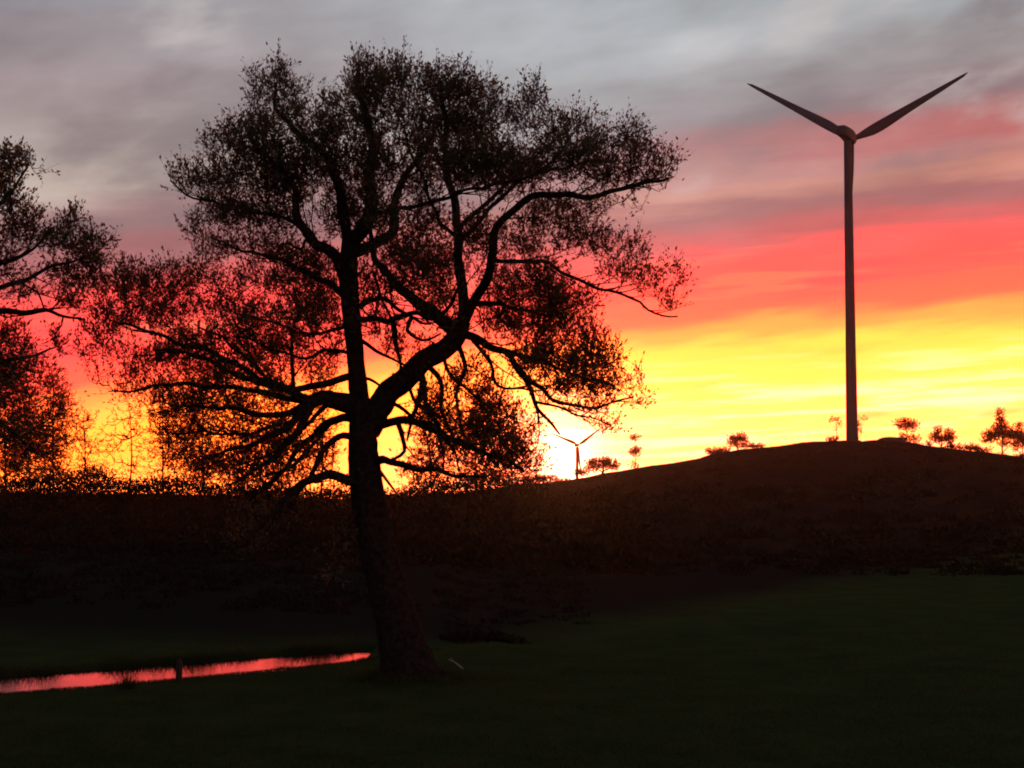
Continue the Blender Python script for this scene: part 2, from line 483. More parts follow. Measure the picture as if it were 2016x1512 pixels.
    if side0:                     # the side branches carry leaves along their outer half too
        for a_, b_ in zip(side0, side1):
            h_ = len(a_) // 3
            dd = b_[h_:] - a_[h_:]; dd /= np.maximum(np.linalg.norm(dd, axis=1, keepdims=True), 1e-6)
            p1 = np.vstack([p1, b_[h_:]]); d = np.vstack([d, dd]); wt = np.concatenate([wt, np.full(len(dd), .4)])
    m = len(p1)
    ns = 2
    sd_ = np.repeat(d, ns, 0) * .55 + np.array([0, 0, upward]) + rng.standard_normal((m * ns, 3)) * .42
    sd_ /= np.linalg.norm(sd_, axis=1, keepdims=True)
    s0 = np.repeat(p1, ns, 0); sl = sprig * rng.uniform(.5, 1.35, m * ns)
    s1 = s0 + sd_ * sl[:, None]
    V1, F1 = prisms(q0, q1, ra, rb, 4)
    V2, F2 = prisms(s0, s1, np.full(m * ns, tip * .8), np.full(m * ns, tip * .35), 3)
    build('twigs', np.vstack([V1, V2]), [F1, F2 + len(V1)], M_bark, root, False, kind='stuff')
    # leaves along the sprigs
    per = np.maximum(1, (nleaf / ns * (.55 + .45 * np.minimum(1.2, np.repeat(wt, ns))) * rng.uniform(.5, 1.5, m * ns) * cover)).astype(int)
    idx = np.repeat(np.arange(m * ns), per)
    t = rng.uniform(.05, 1.05, len(idx))
    lp = s0[idx] + sd_[idx] * (sl[idx] * t)[:, None] + rng.standard_normal((len(idx), 3)) * sprig * .07
    ld = sd_[idx] * 1.1 + rng.standard_normal((len(idx), 3)) * .5 + np.array([0, 0, .15])
    LL = leaf * rng.uniform(.5, 1.6, len(idx))
    V, Fq = leaves(lp, ld, LL, LL * rng.uniform(.36, .55, len(idx)))
    build('foliage', V, Fq, mleaf, root, False, kind='stuff')
    return root

# ------------------------------------------------------------------ terrain
ridge_px = [(-900, 962), (-200, 968), (300, 974), (640, 984), (720, 984), (900, 974), (1030, 954), (1100, 949), (1160, 938), (1250, 922), (1385, 903),
            (1410, 893), (1450, 884), (1500, 880), (1580, 871), (1650, 868), (1720, 868), (1745, 866), (1800, 873), (1900, 887),
            (2016, 906), (2200, 925), (2700, 945), (3500, 950)]
RX = np.array([P3(x, y, 300.)[0] for x, y in ridge_px]); RZ = np.array([P3(x, y, 300.)[2] for x, y in ridge_px])

def vnoise(x, y, s, seed):
    """smooth value noise"""
    x = x / s + seed * 17.3; y = y / s + seed * 5.1
    xi, yi = np.floor(x), np.floor(y); fx, fy = x - xi, y - yi
    fx = fx * fx * (3 - 2 * fx); fy = fy * fy * (3 - 2 * fy)
    h = lambda a, b: np.modf(np.abs(np.sin(a * 127.1 + b * 311.7 + seed) * 43758.5453))[0] * 2 - 1
    return (h(xi, yi) * (1 - fx) + h(xi + 1, yi) * fx) * (1 - fy) + (h(xi, yi + 1) * (1 - fx) + h(xi + 1, yi + 1) * fx) * fy

def sst(a, b, x):
    t = np.clip((x - a) / (b - a), 0, 1); return t * t * (3 - 2 * t)

def edge_y(X):
    """far edge of the mown field: pond shore on the left, gully on the right"""
    l = np.interp(X, [-60, -9.15, -7.2, -5.0, -3.3, -1.5], [10, 27.05, 28.3, 30.4, 32.2, 34.6])
    return np.where(X < -1.5, l, 34.6 + (X + 1.5) * .5)

def far_y(X):
    return np.interp(X, [-60, -12, -10, -7.5, -4.6, -3.0, -1.5], [20, 31.6, 32.9, 34.9, 37.2, 37.8, 37.8])

WATER_Z = -.32
def terrain(X, Y):
    X = np.asarray(X, float); Y = np.asarray(Y, float)
    e = edge_y(X)
    z = .05 * vnoise(X, Y, 6, 1) + .02 * vnoise(X, Y, 1.7, 2)
    z = z * np.clip((e - Y) / 3 + .3, .3, 1) + .05
    d = Y - e
    gul = -.75 * sst(0, 1.6, d) * (1 - sst(2.2, 5.5, d)) * sst(-.8, 2.5, X)
    mead = -.25 * sst(2, 6, d) * sst(-3.5, -1, X)
    fs = far_y(X)
    wdt = np.maximum(fs - e, .2)
    pond = -1.1 * sst(-.05, .9, d) * (1 - sst(-1.0, .25, Y - fs)) * (1 - sst(-3.9, -3.0, X))
    bank = (-.34 + .56 * sst(1.0, 22, Y - fs)) * sst(-1., 0, Y - fs) * (1 - sst(-2, 7, X + .25 * (Y - 38))) * (1 - sst(60, 95, Y))
    z = z + bank
    z = z + gul + mead + pond
    far = sst(0, 6, d) * .25 * (vnoise(X, Y, 9, 3) * .8 + vnoise(X, Y, 3, 4) * .4) * sst(45, 70, Y)
    zr = np.interp(X, RX, RZ)
    y0 = np.interp(X, [-60, -5, 5, 20], [72, 60, 52, 60])
    u = np.clip((Y - y0) / (300 - y0), 0, 1)
    hill = zr * (u ** 1.35)
    rough = (vnoise(X, Y, 22, 5) * .9 + vnoise(X, Y, 8, 6) * .35) * sst(.03, .3, u) * (1 - sst(.72, .97, u))
    back = sst(300, 700, Y)
    hill = hill * (1 - back) + (-17) * back
    tiny = .25 * vnoise(X, Y, 5, 8) * sst(.9, 1, u)
    near_drop = -1.0 * sst(5, -30, Y)
    return z * (1 - sst(.0, .2, u)) + hill + rough + far + tiny + near_drop

def grid_axis(parts):
    return np.unique(np.concatenate([np.arange(a, b, s) for a, b, s in parts]))
gx = grid_axis([(-2500, -400, 300), (-400, -120, 20), (-120, -20, 3), (-20, 20, .4), (20, 130, 2.5), (130, 400, 20), (400, 2800, 300)])
gy = grid_axis([(-2500, -200, 400), (-200, -10, 15), (-10, 16, 2), (16, 48, .35), (48, 110, 1.5), (110, 340, 3), (340, 800, 30), (800, 2800, 300)])
GX, GY = np.meshgrid(gx, gy, indexing='ij')
GZ = terrain(GX, GY)
V = np.stack([GX, GY, GZ], -1).reshape(-1, 3)
nx, ny = len(gx), len(gy)
i, j = np.meshgrid(np.arange(nx - 1), np.arange(ny - 1), indexing='ij')
q = (i * ny + j).ravel()
Fg = np.stack([q, q + ny, q + ny + 1, q + 1], -1)
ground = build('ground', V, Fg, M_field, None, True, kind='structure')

# pond water
wm = bpy.data.materials.new('pond_water'); wm.use_nodes = True
t = wm.node_tree; t.nodes.clear()
o_ = t.nodes.new('ShaderNodeOutputMaterial'); p_ = t.nodes.new('ShaderNodeBsdfPrincipled')
p_.inputs['Base Color'].default_value = (.012, .014, .012, 1); p_.inputs['Roughness'].default_value = .035
p_.inputs['IOR'].default_value = 1.45
g_ = t.nodes.new('ShaderNodeNewGeometry'); n_ = t.nodes.new('ShaderNodeTexNoise')
mp = t.nodes.new('ShaderNodeMapping'); mp.inputs['Scale'].default_value = (1.0, 2.6, 1)
t.links.new(g_.outputs['Position'], mp.inputs[0]); t.links.new(mp.outputs[0], n_.inputs['Vector'])
n_.inputs['Scale'].default_value = 3.0; n_.inputs['Detail'].default_value = 3
b_ = t.nodes.new('ShaderNodeBump'); b_.inputs['Strength'].default_value = .09; b_.inputs['Distance'].default_value = .02
t.links.new(n_.outputs['Fac'], b_.inputs['Height']); t.links.new(b_.outputs[0], p_.inputs['Normal'])
t.links.new(p_.outputs[0], o_.inputs[0])
V = np.array([[-75, 5, WATER_Z], [-1.0, 5, WATER_Z], [-1.0, 80, WATER_Z], [-75, 80, WATER_Z]], float)
# clip to the shore so that it stays inside the basin
xs = np.linspace(-40, -2.7, 60)
near = np.stack([xs, edge_y(xs) + .35, np.full(60, WATER_Z)], -1)
farp = np.stack([xs[::-1], far_y(xs[::-1]) + .1, np.full(60, WATER_Z)], -1)
V = np.vstack([near, farp[::-1]])
k_ = np.arange(59)
water = build('pond_water', V, np.stack([k_, k_ + 1, k_ + 61, k_ + 60], -1), wm, None, False, kind='structure')

# ------------------------------------------------------------------ wind turbines
def blade_mesh(Lb, chord, root_r, hubp, ang, yaw, pitch=.12):
    """tapered twisted blade; ang from straight up, in the rotor plane"""
    n = 26
    t = np.linspace(0, 1, n)
    c = np.interp(t, [0, .04, .10, .16, .22, .30, .5, .8, .96, 1], [root_r * 2, root_r * 2.05, chord * .72, chord * .93, chord, chord * .95, chord * .70, chord * .42, chord * .25, chord * .06])
    th = np.interp(t, [0, .05, .2, .5, 1], [root_r * 2, root_r * 1.9, chord * .28, chord * .12, chord * .02])
    tw = np.interp(t, [0, .2, 1], [.5, .28, .0]) + pitch
    a = np.linspace(0, 2 * np.pi, 14, endpoint=False)
    cs = np.cos(a)[None] * c[:, None] / 2 + (c[:, None] / 2 - root_r) * .55
    tt = np.sin(a)[None] * th[:, None] / 2
    X = cs * np.cos(tw)[:, None] - tt * np.sin(tw)[:, None]
    Yv = cs * np.sin(tw)[:, None] + tt * np.cos(tw)[:, None] + (t ** 2 * Lb * .015)[:, None]
    Z = np.repeat((t * Lb)[:, None], 14, 1)
    V = np.stack([X, Yv, Z], -1).reshape(-1, 3)
    ca, sa = math.cos(ang), math.sin(ang)           # turn in the rotor plane (about local y)
    V = np.stack([V[:, 0] * ca + V[:, 2] * sa, V[:, 1], -V[:, 0] * sa + V[:, 2] * ca], -1)
    cy, sy = math.cos(yaw), math.sin(yaw)
    V = np.stack([V[:, 0] * cy + V[:, 1] * sy, -V[:, 0] * sy + V[:, 1] * cy, V[:, 2]], -1) + hubp
    i = np.arange(n - 1)[:, None] * 14; j = np.arange(14)[None]; k = (j + 1) % 14
    Fq = np.stack([i + j, i + k, i + 14 + k, i + 14 + j], -1).reshape(-1, 4)
    return V, [Fq, np.arange((n - 1) * 14, n * 14)[None], np.arange(14)[None, ::-1]]

def turbine(D, x_t, y_base, y_hub, wbase, wtop, Lb, yaw, over, label, group, angs, chord):
    top = P3(x_t, y_hub, D)
    base = P3(x_t, y_base, D)
    gz = float(terrain(top[0], D)) - .3
    root = thing('wind_turbine', (top[0], D, gz), label, 'wind turbine', group)
    mpx = D / F
    # tower: slightly tapered rolled-steel sections, with flanges proud of the joints
    zs = np.linspace(gz, top[2] - wtop * .75 * mpx, 40)
    frac = (zs - zs[0]) / (zs[-1] - zs[0])
    r = (wbase + (wtop - wbase) * frac) / 2 * mpx
    path = np.stack([np.full(40, top[0]), np.full(40, D), zs], -1)
    V, fs = tube(path, r, 32); build('tower', V, fs, M_paint, root, True)
    for f_ in (.34, .67):
        z = zs[0] + (zs[-1] - zs[0]) * f_; rr = (wbase + (wtop - wbase) * f_) / 2 * mpx + .03
        V, fs = tube(np.array([[top[0], D, z - .12], [top[0], D, z + .12]]), [rr, rr], 32)
        build('tower_flange', V, fs, M_paint_dark, root, False)
    V, fs = tube(np.array([[top[0], D, gz - .1], [top[0], D, gz + .5]]), [r[0] * 1.5, r[0] * 1.5], 24)
    build('foundation', V, fs, M_rock, root)
    axis = np.array([math.sin(yaw), math.cos(yaw), 0.])   # the rotor is on the far side
    sidev = np.array([axis[1], -axis[0], 0.])
    hub = np.array([top[0], D, top[2]]) + axis * over
    s = Lb / 26.0
    # nacelle: rounded housing lofted along the axis
    st = [(-7.6, .9, .8, -.75), (-7.3, 1.1, 1.0, -.7), (-2.5, 1.2, 1.1, -.2), (1.2, 1.3, 1.2, 0), (3.2, 1.25, 1.15, 0), (4.0, .95, .95, 0)]
    a = np.linspace(0, 2 * np.pi, 24, endpoint=False)
    sq = lambda v_: np.sign(v_) * np.abs(v_) ** .45
    V = []
    for (d_, hw, hh, dz_) in st:
        c = np.array([top[0], D, top[2]]) + axis * d_ * s + np.array([0, 0, dz_ * s])
        V.append(c + (sq(np.cos(a)) * hw * s * .95)[:, None] * sidev + (sq(np.sin(a)) * hh * s)[:, None] * np.array([0, 0, 1.]))
    V = np.vstack(V); n = len(st)
    i = np.arange(n - 1)[:, None] * 24; j = np.arange(24)[None]; k = (j + 1) % 24
    Fq = np.stack([i + j, i + k, i + 24 + k, i + 24 + j], -1).reshape(-1, 4)
    build('nacelle', V, [Fq, np.arange((n - 1) * 24, n * 24)[None], np.arange(24)[None, ::-1]], M_paint_dark, root, False)
    # hub: rounded nose cone
    dd = np.linspace(-1.2, 1.9, 12); rr = np.array([.85, .95, 1.0, 1.0, 1.0, .97, .9, .8, .68, .5, .3, .05]) * s
    V, fs = tube(hub + axis * (dd * s)[:, None], rr, 24); build('hub', V, fs, M_paint_dark, root, True)
    for ag in angs:
        V, fs = blade_mesh(Lb, chord, .5 * s, hub, ag, yaw)
        build('blade', V, fs, M_paint, root, True)
    return root

A120 = 2 * math.pi / 3
turbine(300., 1668.5, 868, 265, 23, 15, 25.6, math.radians(22), 5.2,
        'tall wind turbine on the crest of the right hill, two blades raised in a V', 'wind turbines',
        (math.radians(63.4), math.radians(63.4) + A120, math.radians(63.4) + 2 * A120), 2.2)
turbine(700., 1136, 928, 876, 7, 5.5, 14.0, math.radians(12), 2.4,
        'tiny far wind turbine in the sun glow beside the lowest right branches', 'wind turbines',
        (math.radians(54), math.radians(54) + A120, math.radians(54) + 2 * A120), 1.5)

# ------------------------------------------------------------------ the big tree
TY = 29.4
R = random.uniform
limbs = [
    ([118, 92, 80, 74, 70, 66, 58, 40, 34, 36, 38, 34], 0, [(812, 1342, 0), (800, 1300, 0), (780, 1215, 0), (753, 1114, 0), (727, 995, 0), (716, 900, 0), (713, 835, 0),
                   (704, 750, -.1), (697, 670, -.1), (690, 600, 0), (686, 530, 0), (690, 470, 0)]),
    # right stem
    (54, 36, [(722, 850, 0), (748, 796, .1), (788, 752, .2), (831, 717, .3), (868, 690, .4), (897, 664, .4), (912, 630, .5)]),
    (24, 8, [(907, 650, .4), (912, 605, .5), (909, 565, .6), (904, 499, .7), (899, 450, .8), (890, 385, .9), (879, 314, 1.0), (874, 230, 1.2), (868, 165, 1.2)]),
    (20, 5, [(911, 640, .4), (930, 600, .2), (950, 565, 0), (964, 532, -.2), (968, 495, -.3), (978, 457, -.5), (1003, 419, -.7), (1054, 389, -.9),
             (1110, 382, -1), (1181, 384, -1.1), (1244, 368, -1.2), (1318, 346, -1.3)]),
    (9, 3, [(966, 512, -.2), (1003, 514, -.6), (1050, 516, -.9), (1092, 527, -1.2), (1161, 558, -1.5), (1209, 579, -1.7), (1261, 596, -1.9), (1281, 612, -2), (1336, 620, -2.1)]),
    (30, 8, [(898, 655, .4), (845, 611, .8), (811, 588, 1.1), (785, 565, 1.3), (755, 535, 1.6), (735, 490, 1.9), (728, 440, 2.0)]),
    (11, 4, [(899, 455, .8), (927, 425, 1.1), (959, 400, 1.4), (1000, 360, 1.7), (1050, 310, 2.0), (1110, 270, 2.1)]),
    (9, 3, [(901, 470, .8), (880, 450, .5), (866, 440, .2), (848, 403, 0), (835, 358, -.2), (812, 301, -.4), (790, 240, -.5)]),
    (10, 3, [(903, 480, .8), (935, 445, .6), (965, 412, .3), (1005, 372, .1), (1060, 340, 0), (1130, 325, 0), (1200, 320, 0)]),
    # left leader and its limbs
    (30, 6, [(690, 480, 0), (722, 440, -.3), (732, 409, -.4), (731, 350, -.6), (729, 282, -.8), (716, 212, -.9), (705, 125, -1)]),
    (26, 6, [(688, 500, 0), (732, 483, .4), (772, 452, .7), (780, 410, .9), (786, 372, 1.0), (808, 325, 1.2), (838, 290, 1.4), (862, 262, 1.5)]),
    (24, 4, [(688, 495, 0), (676, 430, -.2), (667, 360, -.5), (645, 310, -.9), (598, 276, -1.2), (570, 250, -1.3), (548, 215, -1.4), (544, 160, -1.4)]),
    (26, 4, [(684, 560, 0), (659, 508, -.4), (617, 473, -.8), (588, 425, -1.1), (570, 362, -1.3), (530, 315, -1.5), (490, 280, -1.6)]),
    (10, 3, [(610, 470, -.7), (570, 430, -.4), (530, 426, -.2), (478, 410, 0), (427, 395, .1), (379, 390, .2), (340, 360, .3)]),
    (14, 3, [(685, 590, 0), (650, 560, .5), (600, 532, 1), (540, 510, 1.4), (480, 490, 1.8), (410, 470, 2.1)]),
    (9, 3, [(722, 425, -.3), (770, 415, -.6), (841, 396, -1), (927, 377, -1.3), (1010, 352, -1.6), (1080, 330, -1.8)]),
    # inner boughs
    (12, 5, [(706, 604, 0), (725, 592, .4), (748, 590, .9), (775, 600, 1.4), (810, 625, 1.8), (850, 640, 2)]),
    (13, 5, [(704, 630, 0), (740, 628, -.5), (772, 628, -1), (812, 618, -1.4), (850, 628, -1.8), (880, 600, -2.2), (905, 560, -2.5)]),
    (9, 3, [(706, 668, 0), (730, 682, -.3), (760, 700, -.5), (790, 716, -.6), (806, 726, -.5)]),
    (8, 4, [(708, 742, 0), (735, 752, .3), (760, 768, .3)]),
    (12, 4, [(772, 630, -1), (780, 660, -.8), (784, 700, -.5), (788, 735, -.2)]),
    (9, 3, [(812, 622, -1.2), (800, 650, -1.2), (830, 668, -1.3), (868, 655, -1.4)]),
    # lower left bough and its fan
    (42, 20, [(705, 800, 0), (670, 792, -.3), (635, 786, -.7), (600, 790, -1)]),
    (15, 5, [(700, 738, 0), (665, 747, -.3), (627, 760, -.6), (585, 768, -.8), (535, 752, -1), (472, 725, -1.1), (403, 690, -1.2), (300, 655, -1.3), (230, 640, -1.4)]),
    (16, 3, [(605, 785, -1), (550, 765, -1.3), (500, 748, -1.6), (440, 722, -1.8), (380, 700, -2), (300, 682, -2.2)]),
    (13, 3, [(603, 790, -1), (540, 780, -.8), (472, 765, -.7), (403, 757, -.6), (300, 762, -.5), (215, 770, -.4)]),
    (14, 3, [(600, 795, -1), (560, 815, -1.2), (500, 815, -1.4), (430, 802, -1.6), (350, 795, -1.7)]),
    (16, 4, [(606, 798, -1), (575, 830, -1.3), (530, 860, -1.6), (470, 885, -1.9), (400, 900, -2.1)]),
    (18, 4, [(615, 795, -.9), (590, 845, -1.2), (548, 890, -1.5), (500, 930, -1.8), (450, 955, -2)]),
    (9, 4, [(578, 768, -.8), (575, 730, -.8), (573, 690, -.8), (578, 645, -.8)]),
    (18, 5, [(712, 830, 0), (675, 822, .4), (640, 832, .8), (610, 868, 1), (575, 905, 1.2), (535, 945, 1.4), (490, 990, 1.5)]),
    (15, 4, [(706, 862, 0), (675, 858, -.2), (648, 880, -.4), (625, 915, -.6), (590, 960, -.8), (560, 1010, -.9)]),
    (22, 6, [(714, 956, 0), (680, 942, -.4), (645, 938, -.8), (605, 950, -1.2), (560, 985, -1.5), (520, 1030, -1.8), (470, 1080, -2)]),
    (11, 9, [(565, 980, -1.5), (548, 1030, -1.7), (522, 1070, -1.8), (498, 1106, -1.9)]),
    (7, 2, [(712, 985, 0), (690, 1020, -.4), (680, 1060, -.5), (668, 1110, -.6), (655, 1160, -.6)]),
    # boughs hanging from the right stem
    (15, 4, [(828, 722, .3), (832, 755, .1), (828, 790, 0), (812, 820, -.1), (800, 870, -.2)]),
    (12, 3, [(832, 745, .2), (842, 790, .4), (858, 830, .6), (885, 880, .8), (905, 930, 1)]),
    (12, 3, [(838, 715, .3), (862, 745, .6), (872, 800, .9), (890, 850, 1.1), (920, 890, 1.2)]),
    (11, 3, [(898, 668, .4), (913, 714, .2), (906, 764, 0), (902, 812, -.2), (915, 860, -.3)]),
    (18, 4, [(908, 655, .4), (950, 672, .1), (1000, 697, -.2), (1022, 736, -.4), (1061, 803, -.6), (1090, 836, -.7), (1106, 856, -.8)]),
    (11, 3, [(985, 688, -.1), (1030, 700, .2), (1075, 715, .4), (1130, 740, .6), (1180, 745, .7), (1215, 770, .8)]),
    (10, 3, [(1010, 712, -.3), (1050, 755, -.6), (1095, 790, -.9), (1150, 800, -1.1), (1210, 790, -1.3), (1245, 782, -1.4)]),
    (9, 3, [(925, 662, .3), (965, 715, .8), (985, 760, 1), (1040, 770, 1.3), (1080, 760, 1.5)]),
    (6, 2, [(1050, 790, -.6), (1085, 800, -.7), (1125, 812, -.8), (1165, 820, -.9), (1205, 838, -.9)]),
    (12, 3, [(930, 600, .2), (975, 595, .6), (1020, 610, 1), (1075, 620, 1.4), (1130, 600, 1.7)]),
    (18, 5, [(735, 842, 0), (779, 828, -.2), (831, 836, -.5), (881, 855, -.8), (931, 882, -1), (985, 905, -1.2), (1035, 925, -1.3)]),
    (11, 4, [(782, 830, -.2), (792, 860, -.3), (796, 890, -.4), (775, 905, -.3), (752, 915, -.1)]),
    (16, 4, [(722, 915, 0), (755, 905, -.3), (800, 915, -.7), (850, 928, -1), (905, 940, -1.2), (960, 935, -1.4)]),
    (9, 3, [(640, 800, -.6), (600, 840, 0), (555, 880, .4), (500, 905, .8), (440, 915, 1)]),
    (8, 3, [(620, 800, -.8), (560, 835, -.6), (490, 850, -.3), (410, 855, 0), (330, 850, .2)]),
    (8, 3, [(650, 835, .8), (600, 890, .3), (560, 935, 0), (510, 965, -.3), (450, 985, -.5)]),
    (9, 3, [(600, 788, -1), (540, 752, -1), (480, 700, -1), (430, 660, -1), (380, 635, -1)]),
    (7, 3, [(690, 640, 0), (640, 655, .5), (580, 650, 1), (500, 625, 1.5), (430, 600, 1.9)]),
    (8, 3, [(700, 700, 0), (655, 690, -.5), (600, 700, -1), (540, 690, -1.4), (470, 660, -1.8)]),
    (9, 3, [(760, 790, .1), (790, 800, .6), (840, 850, 1), (900, 870, 1.3), (960, 870, 1.6)]),
    (8, 3, [(800, 745, .2), (815, 780, -.2), (850, 830, -.6), (870, 880, -.9), (880, 930, -1.1)]),
    (8, 3, [(870, 690, .4), (890, 740, 1), (940, 790, 1.4), (980, 850, 1.7), (1010, 890, 1.9)]),
    (7, 3, [(735, 535, 1.6), (760, 610, 1.4), (775, 660, 1.2), (760, 700, 1)]),
    (8, 3, [(735, 905, 0), (748, 930, -.2), (765, 955, -.3), (790, 985, -.4)]),
]
blobs = [
    (548, 160, 26, 48, .75), (508, 180, 22, 50, .6), (586, 215, 28, 52, .65), (540, 225, 46, 30, .6), (515, 245, 28, 26, .6),
    (705, 160, 22, 52, 1.1), (735, 180, 34, 50, 1.1), (785, 160, 38, 50, 1.15), (855, 168, 42, 46, 1.2), (905, 180, 34, 46, 1.2), (948, 190, 30, 46, .9),
    (1050, 190, 26, 40, .6), (1010, 225, 44, 30, .55), (975, 205, 30, 30, .5), (1030, 245, 30, 22, .35),
    (660, 225, 34, 46, .9), (640, 280, 40, 50, .9), (720, 240, 44, 50, .85), (800, 240, 46, 46, .65), (880, 240, 46, 46, 1.25), (935, 260, 46, 46, 1.2),
    (424, 290, 22, 36, .5), (455, 270, 20, 30, .4), (375, 355, 38, 24, .7), (415, 360, 34, 36, .7), (478, 285, 34, 44, .9), (530, 300, 46, 48, 1.1),
    (475, 350, 60, 40, 1.0), (560, 360, 60, 46, 1.25), (600, 300, 34, 44, .8), (430, 420, 42, 32, .8), (385, 460, 26, 26, .45), (475, 430, 60, 34, .95),
    (645, 350, 50, 50, .95), (550, 430, 50, 36, .9), (600, 520, 60, 30, .9), (540, 500, 60, 28, .6), (450, 490, 50, 24, .5), (405, 500, 36, 20, .35),
    (625, 590, 46, 60, 1.15), (560, 560, 50, 30, .7), (640, 645, 40, 24, .8), (590, 610, 44, 34, .8), (500, 560, 50, 34, .35), (560, 650, 50, 26, .5),
    (705, 330, 50, 50, .8), (760, 330, 50, 50, .75), (690, 420, 60, 50, 1.1), (760, 430, 44, 40, .7), (830, 350, 40, 50, .6), (840, 450, 50, 40, .8),
    (800, 510, 56, 40, 1.1), (870, 530, 46, 40, .9), (940, 470, 46, 46, .9), (770, 570, 40, 24, .8), (850, 580, 40, 24, .6), (840, 290, 40, 36, .9),
    (960, 330, 60, 46, 1.25), (1030, 340, 56, 40, 1.25), (905, 330, 46, 46, 1.1), (1090, 270, 34, 40, .9), (1128, 250, 22, 38, .6), (1120, 320, 60, 40, 1.05), (1165, 265, 30, 36, .6),
    (1190, 320, 46, 40, .85), (1240, 285, 34, 42, .75), (1262, 320, 40, 34, .65), (1310, 320, 28, 28, .4), (1200, 360, 60, 20, .75), (1280, 352, 40, 16, .5),
    (1262, 408, 16, 8, .5), (1215, 400, 24, 8, .35), (1105, 410, 60, 30, .75), (1170, 420, 30, 26, .5), (1060, 445, 50, 30, .55), (1130, 460, 55, 32, .7), (1180, 490, 50, 30, .6),
    (1245, 500, 30, 34, .5), (1225, 540, 50, 22, .5), (1290, 560, 46, 26, .45), (1335, 545, 18, 34, .4), (1318, 600, 26, 16, .35), (1030, 490, 50, 26, .6),
    (985, 580, 50, 46, 1.0), (1060, 560, 50, 40, .8), (1100, 600, 50, 34, .65), (1150, 600, 30, 30, .35), (1000, 640, 60, 34, 1.1), (1070, 650, 56, 34, .9), (1125, 645, 36, 26, .4),
    (1075, 705, 56, 34, .95), (1130, 730, 50, 36, .85), (1190, 715, 32, 44, .7), (1110, 770, 60, 24, .9), (1180, 770, 40, 26, .7), (1040, 720, 36, 30, .9),
    (1255, 755, 14, 24, .25), (1250, 795, 16, 12, .3), (1195, 842, 24, 14, .45), (1160, 810, 40, 12, .35),
    (955, 790, 46, 36, 1.0), (990, 840, 46, 40, 1.0), (940, 860, 46, 40, .9), (1010, 900, 44, 34, .9), (1045, 930, 30, 22, .7), (960, 920, 46, 26, .7), (1040, 860, 26, 24, .4),
    (900, 750, 34, 30, .3), (860, 790, 34, 30, .3), (870, 900, 50, 30, .5), (930, 720, 30, 20, .3), (830, 935, 40, 20, .4),
    (525, 755, 30, 20, 1.1), (545, 785, 30, 16, 1.0), (480, 730, 40, 20, .5), (400, 730, 60, 30, .3), (420, 680, 60, 34, .4), (350, 700, 60, 26, .3), (480, 660, 50, 30, .4),
    (225, 560, 26, 30, .45), (200, 600, 24, 34, .45), (185, 660, 30, 30, .45), (165, 700, 30, 20, .25), (300, 550, 40, 24, .5), (430, 560, 50, 24, .4), (330, 610, 50, 40, .5), (480, 620, 60, 40, .5), (540, 680, 60, 30, .5),
    (1170, 700, 40, 50, .5), (1080, 600, 60, 50, .5), (1150, 660, 40, 30, .4), (720, 640, 40, 40, .25), (880, 600, 40, 40, .4), (830, 540, 50, 40, .6), (720, 560, 40, 50, .4),
    (265, 575, 28, 40, .95), (262, 640, 26, 26, 1.0), (215, 645, 30, 28, .8), (240, 600, 24, 40, .5), (300, 590, 30, 46, .55), (345, 565, 30, 36, .8), (390, 560, 30, 36, .5),
    (320, 640, 40, 26, .5), (380, 620, 40, 26, .4), (440, 600, 50, 30, .35), (250, 545, 12, 30, .4),
    (470, 820, 60, 34, .5), (400, 850, 60, 34, .4), (470, 890, 60, 34, .5), (540, 900, 46, 34, .5), (420, 930, 60, 24, .6), (520, 950, 60, 24, .8), (560, 860, 40, 30, .5),
    (640, 900, 30, 20, .3), (560, 1010, 50, 26, .6), (480, 1060, 50, 26, .4), (660, 960, 24, 12, .3), (660, 1120, 16, 34, .2), (345, 760, 40, 20, .25),
    (360, 690, 70, 30, .5), (440, 760, 60, 30, .5), (300, 720, 60, 24, .5), (260, 770, 50, 20, .35), (380, 800, 70, 30, .5), (330, 820, 50, 30, .35),
    (500, 700, 50, 30, .6), (560, 700, 40, 30, .4), (610, 730, 40, 24, .35), (380, 910, 60, 30, .3), (225, 690, 40, 30, .4), (270, 730, 40, 24, .3), (200, 740, 30, 20, .15), (330, 780, 60, 20, .2), 
    (350, 860, 50, 30, .4), (870, 850, 40, 30, .4),
    (790, 690, 40, 20, .12), (760, 660, 34, 22, .25), (850, 680, 20, 14, .1), (640, 700, 40, 26, .25), (660, 690, 20, 20, .3),
]
main = tree('pond_tree', 'big leaning tree with forked trunk and wide crown, standing beside the pond', 'tree', None, TY,
            limbs, blobs, 46, .062, 13.5, tip=.0045, bf=.25, depth_r=2.4, sprig=.33, axis=790, half=560, sides=20, rmax=.035, lift=.24, nside=4.6)

